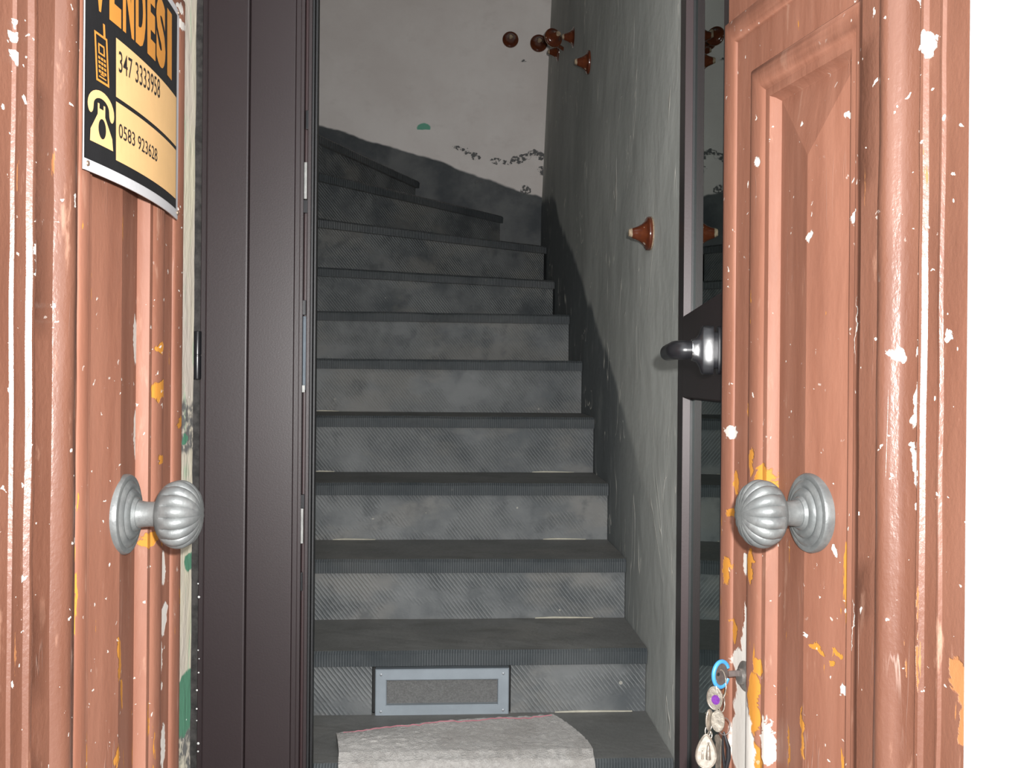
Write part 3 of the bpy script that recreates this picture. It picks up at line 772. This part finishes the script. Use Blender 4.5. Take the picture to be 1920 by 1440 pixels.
def bm_uv(name, bm, mat, lift, parent, thick=0):
    bm.normal_update()
    bmesh.ops.triangulate(bm, faces=bm.faces)
    us = [v.co.x for v in bm.verts]
    c = math.floor(min(us) * 24) / 24
    while c < max(us):
        bmesh.ops.bisect_plane(bm, geom=bm.verts[:] + bm.edges[:] + bm.faces[:], plane_co=(c, 0, 0), plane_no=(1, 0, 0)); c += 1 / 24
    mi = wmat(parent).inverted()
    if thick:
        r = bmesh.ops.extrude_face_region(bm, geom=bm.faces[:])
        for g_ in r['geom']:
            if isinstance(g_, bmesh.types.BMVert): g_.co.z = 1
    for v in bm.verts: v.co = mi @ sp_(v.co.x, v.co.y, lift + v.co.z * thick)
    bmesh.ops.recalc_face_normals(bm, faces=bm.faces)
    if not thick:
        n = mi.to_3x3() @ LD['n']
        for f in bm.faces:
            if f.normal.dot(n) < 0: f.normal_flip()
    me = bpy.data.meshes.new(name); bm.to_mesh(me); bm.free(); me.materials.append(mat)
    o = bpy.data.objects.new(name, me); COL.objects.link(o); o.parent = parent; WM[o.name] = wmat(parent); return o
def rect(a, b, c, d): return [(a, c), (b, c), (b, d), (a, d)]
uv_mesh('sheet', [rect(0, 1, 0, 1)], M_SW, -.0012, sign, .0012)
uv_mesh('black_print', [rect(-.002, .952, .042, .965)], M_SB, .0003, sign)
uv_mesh('number_field', [rect(.215, .94, .087, .318)], M_SC, .0006, sign); uv_mesh('number_field', [rect(.215, .94, .336, .568)], M_SC, .0006, sign)
def text_uv(name, body, u0, u1, v0, v1, mat, lift, bold=0.0, rise=0.0):
    cu = bpy.data.curves.new('t', 'FONT'); cu.body = body; cu.offset = bold; cu.resolution_u = 4
    ob = bpy.data.objects.new('t', cu); COL.objects.link(ob)
    dg = bpy.context.evaluated_depsgraph_get()
    me = bpy.data.meshes.new_from_object(ob.evaluated_get(dg))
    bpy.data.objects.remove(ob); bpy.data.curves.remove(cu)
    bm = bmesh.new(); bm.from_mesh(me); bpy.data.meshes.remove(me)
    xs = [v.co.x for v in bm.verts]; ys = [v.co.y for v in bm.verts]
    for v in bm.verts:
        k = (v.co.x - min(xs)) / (max(xs) - min(xs))
        v.co = (u0 + (u1 - u0) * k, v0 + (v1 - v0) * (v.co.y - min(ys)) / (max(ys) - min(ys)) + rise * k, 0)
    return bm_uv(name, bm, mat, lift, sign)
def u_of(px, v=.8):
    lo, hi = -.3, 1.2
    for _ in range(40):
        m_ = (lo + hi) / 2; p = sp_(m_, v) - ORG
        x_ = 960 + F * (p.x * CR + p.z * SR) / p.y
        if x_ < px: lo = m_
        else: hi = m_
    return lo
for ch, a_, b_ in (('V', 171, 201), ('E', 204, 226), ('N', 229, 250), ('D', 253, 272), ('E', 275, 290), ('S', 292, 309), ('I', 312.5, 321)):
    text_uv('headline_letter', ch, u_of(a_), u_of(b_), .618, .925, M_SO, .0007, .055)
text_uv('phone_number', '347 3333958', .235, .665, .440, .525, M_INK, .0009, .004, .033)
text_uv('phone_number', '0583 923628', .235, .625, .182, .240, M_INK, .0009, .006, .0)
# desk telephone pictogram: handset, body, dial
def arc(cx, cy, rx, ry, a0, a1, n=14): return [(cx + rx * math.cos(a0 + (a1 - a0) * i / n), cy + ry * math.sin(a0 + (a1 - a0) * i / n)) for i in range(n + 1)]
PI = math.pi
tc, tw = .108, .092
hand = arc(tc, .252, tw, .068, 0, PI) + arc(tc - tw + .019, .252, .019, .032, PI, PI * 2, 8) + arc(tc, .256, tw - .038, .036, PI, 0, 10) + arc(tc + tw - .019, .252, .019, .032, PI, PI * 2, 8)
uv_mesh('telephone_handset', [hand], M_SC, .0007, sign)
body = [(tc - .075, .115), (tc + .085, .115), (tc + .078, .160), (tc + .026, .228), (tc + .026, .270), (tc + .014, .270), (tc + .014, .252), (tc - .014, .252), (tc - .014, .270), (tc - .026, .270), (tc - .026, .228), (tc - .072, .160)]
uv_mesh('telephone_body', [body], M_SC, .0006, sign)
uv_mesh('telephone_dial', [arc(tc + .004, .178, .026, .038, 0, 2 * PI, 24)[:-1]], M_SB, .0009, sign)
# mobile phone pictogram (outline, antenna, screen, keys)
def sh(pl, k=-.10): return [(p[0] + (p[1] - .45) * k * -1.0 * -.9, p[1]) for p in pl]
ph = [rect(.10, .112, .355, .545), rect(.188, .20, .355, .545), rect(.10, .20, .352, .362), rect(.10, .20, .538, .548), rect(.170, .186, .545, .60),
      rect(.125, .175, .50, .508), rect(.125, .135, .47, .508), rect(.165, .175, .47, .508), rect(.125, .175, .466, .473)]
for r_ in range(4):
    for c_ in range(3): ph.append(rect(.122 + c_ * .021, .138 + c_ * .021, .445 - r_ * .018, .456 - r_ * .018))
ph += [rect(.122, .178, .372, .378), rect(.135, .165, .384, .389)]
ph = [[(p[0] * .92 - .030, (p[1] - .352) * .93 + .352) for p in q] for q in ph]
uv_mesh('mobile_phone_print', [sh(q) for q in ph], M_SO, .0007, sign)
for u, v in ((.02, .025), (.985, .03), (.975, .985), (.02, .98)):
    p = sp_(u, v, .0005)
    MB().lathe([(.0003, 0), (.0028, 0), (.0024, .0012), (.0006, .0018)], p, LD['n'], 12).build('pin', plain('rusty_pin', (.20, .14, .10), .5, .6), sign, smooth=True)

# ------------------------------------------------------------------ glazed terracotta wall knobs
t = NT('glazed_terracotta')
bs = t.mix(t.step(t.noise(30, 3), .3, .7), (.085, .020, .009), (.135, .035, .012))
bs = t.mix(t.math('MULTIPLY', t.specks(120, .86, .5), t.step(t.noise(30, 2), .48, .55)), bs, (.40, .32, .25))
M_TERRA = t.out(bs, .16, 0, t.bump(t.noise(40, 3), .15, .002), .6)
M_BISQ = plain('bare_biscuit', (.34, .26, .18), .9, 0, .3, 200, .8, 260, .2)
def hook(p, ax_, label, sc=1.0, stem=None):
    e = empty('wall_knob', p, 0, label, 'wall knob', 'terracotta knobs on the stair walls')
    ax_ = Vector(ax_).normalized()
    P_ = lambda pr: [(r * sc, h * sc) for r, h in pr]
    MB().lathe(P_([(.0005, .003), (.0375, .003), (.0385, .006), (.0375, .010), (.034, .0125), (.030, .0135), (.0265, .0165), (.0215, .022), (.017, .029), (.014, .036), (.012, .042), (.0105, .0445), (.0005, .0446)]), p, ax_, 40).build('knob_body', M_TERRA, e, smooth=True)
    MB().lathe(P_([(.0005, 0.0002), (.0370, 0.0002), (.0382, .0015), (.0382, .0032), (.0005, .0035)]), p, ax_, 40).build('back_rim', M_BISQ, e, smooth=True)
    tp = Vector(p) + ax_ * .0442 * sc
    MB().lathe(P_([(.0104, 0), (.0100, .003), (.0075, .0075), (.0045, .0082), (.0005, .0080)]), tp, ax_, 14, lambda a, h: 1 + .12 * math.sin(3 * a + 1)).build('broken_tip', M_BISQ, e, smooth=False)
    if stem: MB().tube(stem, .008 * sc, 10).build('wall_stem', M_TERRA, e, smooth=True)
def rw(px, py):
    p = on_plane(px, py, RWP, RWN)
    return on_plane(px, py, RWP + Vector((lean(p.y, p.z), 0, 0)), RWN)
def bw(px, py): return on_plane(px, py, BWP, BWN)
hook(rw(1221, 438), RWN, 'terracotta knob on the grey wall, lowest and nearest the door')
hook(rw(1107, 117), RWN, 'terracotta cone knob on the grey wall, below and right of the cluster')
hook(rw(1080, 70), RWN, 'terracotta knob seen side-on at the right of the corner cluster')
hook(rw(1050, 98), RWN, 'terracotta knob half hidden beneath the corner cluster')
hook(bw(957, 75), BWN, 'terracotta knob alone on the pale back wall, leftmost of all')
hook(bw(1010, 82) , BWN, 'terracotta knob on the pale wall, overlapped by the big corner one', 1.08)
c4 = at(1036, 72, 4.02)
hook(c4, (at(1049, 62, 3.975) - c4), 'largest terracotta knob facing the viewer at the wall corner', .98, [c4 + Vector((.0, .006, 0)), c4 + Vector((.012, .05, -.004)), Vector((wall_x(4.12), 4.12, c4.z - .008))])

# ------------------------------------------------------------------ bunch of keys in the lock
M_BRASS = plain('worn_silver_metal', (.34, .30, .25), .35, .75, .25, 120, .3, 200)
M_KEYST = plain('grey_key_steel', (.20, .17, .16), .4, .7, .2, 120)
M_BLUE = plain('light_blue_plastic', (.05, .24, .50), .4, 0, .05)
M_PURP = plain('purple_enamel', (.10, .02, .17), .2, 0, .3, 200)
KM = RD['M']
def kw(x, d, z): return KM @ Vector((LKX + x, d, LKZ + z))
keys = empty('key_bunch', kw(0, .012, 0), RD['a'], 'bunch of keys with blue-capped key turned in the right door lock and silver medals', 'keys')
KD = .034                                              # bow centre distance from the door
def plate(cx, cz, outline, th, ydir, org):
    """extrude an outline (a,b) standing at org; a along ydir, b vertical"""
    n = Vector((ydir.y, -ydir.x, 0)).normalized() * th / 2
    A = [org + ydir * (cx + a) + Vector((0, 0, cz + b)) - n for a, b in outline]
    B = [p + 2 * n for p in A]
    return [A, B]
od = RD['n'].normalized()
tdir = (od * .93 + Vector((0, -1, 0)) * .38).normalized()   # bow turned a little towards the street
o0 = kw(0, .011, .004)
key = MB().loft(plate(0, 0, [(-.004, -.0035), (.014, -.0035), (.014, .0035), (-.004, .0035)], .0022, od, o0)).build('key', M_KEYST, keys)
bow = [(.0105 * math.cos(a) * (1.0), .0135 * math.sin(a)) for a in [2 * PI * i / 28 for i in range(28)]]
bc = o0 + od * .024
MB().loft(plate(0, 0, bow, .0024, tdir, bc)).build('key_bow', M_KEYST, key)
ringo = [bc + tdir * (.0125 * math.cos(a)) + Vector((0, 0, .0155 * math.sin(a))) for a in [2 * PI * (i / 40) * .86 + 2 * PI * .57 for i in range(41)]]
tag(MB().tube(ringo, .0027, 10).build('key_cap', M_BLUE, key, smooth=True), 'light blue plastic key cap rim')
hole = bc + tdir * .006 + Vector((0, 0, .001)); nrm = Vector((tdir.y, -tdir.x, 0)); nrm = nrm if nrm.y < 0 else -nrm
MB().lathe([(.0004, 0), (.0022, 0), (.0022, .0005), (.0004, .0006)], hole + nrm * .0012, nrm, 14).build('key_hole', M_RUB, key)
KY = bc.y - .004
def kp(px, py, dy=0.0): return at(px, py, KY + dy)
def ring3(name, px, py, rx, ry, r, tilt=0.3, mat=M_BRASS, dy=0):
    c = kp(px, py, dy); R = KY / F
    MB().tube([c + Vector((rx * R * math.cos(a), rx * R * tilt * math.sin(a + .6), ry * R * math.sin(a))) for a in [2 * PI * i / 32 for i in range(32)]], r, 8, closed=True).build(name, mat, keys, smooth=True)
def medal(name, px, py, rx, ry, th, mat, rim, dy=0, drop=0.0, par=None, yaw=.2):
    c = kp(px, py, dy); R = KY / F; out = []
    for i in range(40):
        a = 2 * PI * i / 40; k = 1 - 1.3 * drop * (.5 + .5 * math.sin(a)) ** 1.6
        out.append((rx * R * math.cos(a) * k, ry * R * math.sin(a)))
    dr = Vector((math.cos(yaw), math.sin(yaw), 0))
    body = MB().loft(plate(0, 0, out, th, dr, c)).build(name, mat, par or keys)
    if par is None: MB().tube([c + dr * a + Vector((0, 0, b)) for a, b in out], th * .75, 8, closed=True).build('medal_rim', rim, body, smooth=True)
    return body, c, dr
ring3('split_ring', 1352, 1283, 10, 26, .0009, .5)
om, _, _ = medal('oval_medal', 1340, 1309, 14, 21, .0016, M_BRASS, M_BRASS, -.001, yaw=-.5)
medal('purple_inset', 1342, 1312, 8, 9, .0016, M_PURP, M_PURP, -.0022, yaw=-.5, par=om)
ring3('split_ring', 1353, 1318, 6, 16, .0008, .5)
medal('round_medal', 1330, 1350, 8, 19, .0016, M_BRASS, M_BRASS, 0, yaw=.6)
medal('round_medal', 1346, 1352, 11, 19, .0016, M_BRASS, M_BRASS, -.003, yaw=-.3)
ring3('link', 1327, 1371, 5, 9, .0007, .4); ring3('link', 1331, 1378, 4, 7, .0007, .6, dy=-.001)
b_, c_, d_ = medal('drop_medal', 1324, 1409, 21, 31, .0020, plain('medal_face', (.40, .36, .31), .45, .6, .2, 200), M_BRASS, -.005, .42, yaw=-.1)
nf = Vector((d_.y, -d_.x, 0)); R = KY / F
fig = MB()                                              # worn relief of two standing figures
for ox, w0, hh in ((4, 5, 34), (-7, 2.5, 18)):
    base = c_ + d_ * (ox * R) + Vector((0, 0, -14 * R)) + nf * .001
    fig.lathe([(.0003, 0), (w0 * R, 0), (w0 * .8 * R, hh * .5 * R), (w0 * .55 * R, hh * .75 * R), (w0 * .25 * R, hh * .8 * R), (w0 * .42 * R, hh * .9 * R), (.0003, hh * R)], base, (0, 0, 1), 10)
fig.build('relief_figures', M_BRASS, b_, smooth=True)
ring3('wire_ring', 1358, 1362, 12, 15, .0006, .3, M_KEYST)
MB().tube([kp(1357, 1372), kp(1361, 1385, -.002), kp(1366, 1402, -.003), kp(1366, 1420, -.003), kp(1362, 1440, -.003), kp(1361, 1470, -.002)], [.0012, .0018, .0028, .0030, .0026, .002], 10).build('black_cord', M_BLACK, keys, smooth=True)
MB().tube([kp(1357, 1372), kp(1355, 1390, .002), kp(1356, 1415, .002), kp(1359, 1440, 0), kp(1360, 1470)], [.0008, .0012, .0018, .002, .0018], 8).build('black_cord', M_BLACK, keys, smooth=True)
# two plain keys hanging behind the drop medal
for i, (px, py, ln, yaw) in enumerate(((1345, 1385, 95, .9), (1350, 1392, 80, 1.2))):
    dr = Vector((math.cos(yaw), -math.sin(yaw), 0)); c = kp(px, py, .004 + .004 * i)
    o_ = [(6 * R * math.cos(a), 8 * R * math.sin(a)) for a in [2 * PI * k / 20 for k in range(20)]]
    kk = MB().loft(plate(0, 0, o_, .0018, dr, c)).build('hanging_key', M_BRASS, keys)
    MB().loft(plate(0, 0, [(-3 * R, -ln * R), (3 * R, -ln * R), (3 * R, -6 * R), (-3 * R, -6 * R)], .0016, dr, c)).build('key_blade', M_BRASS, kk)
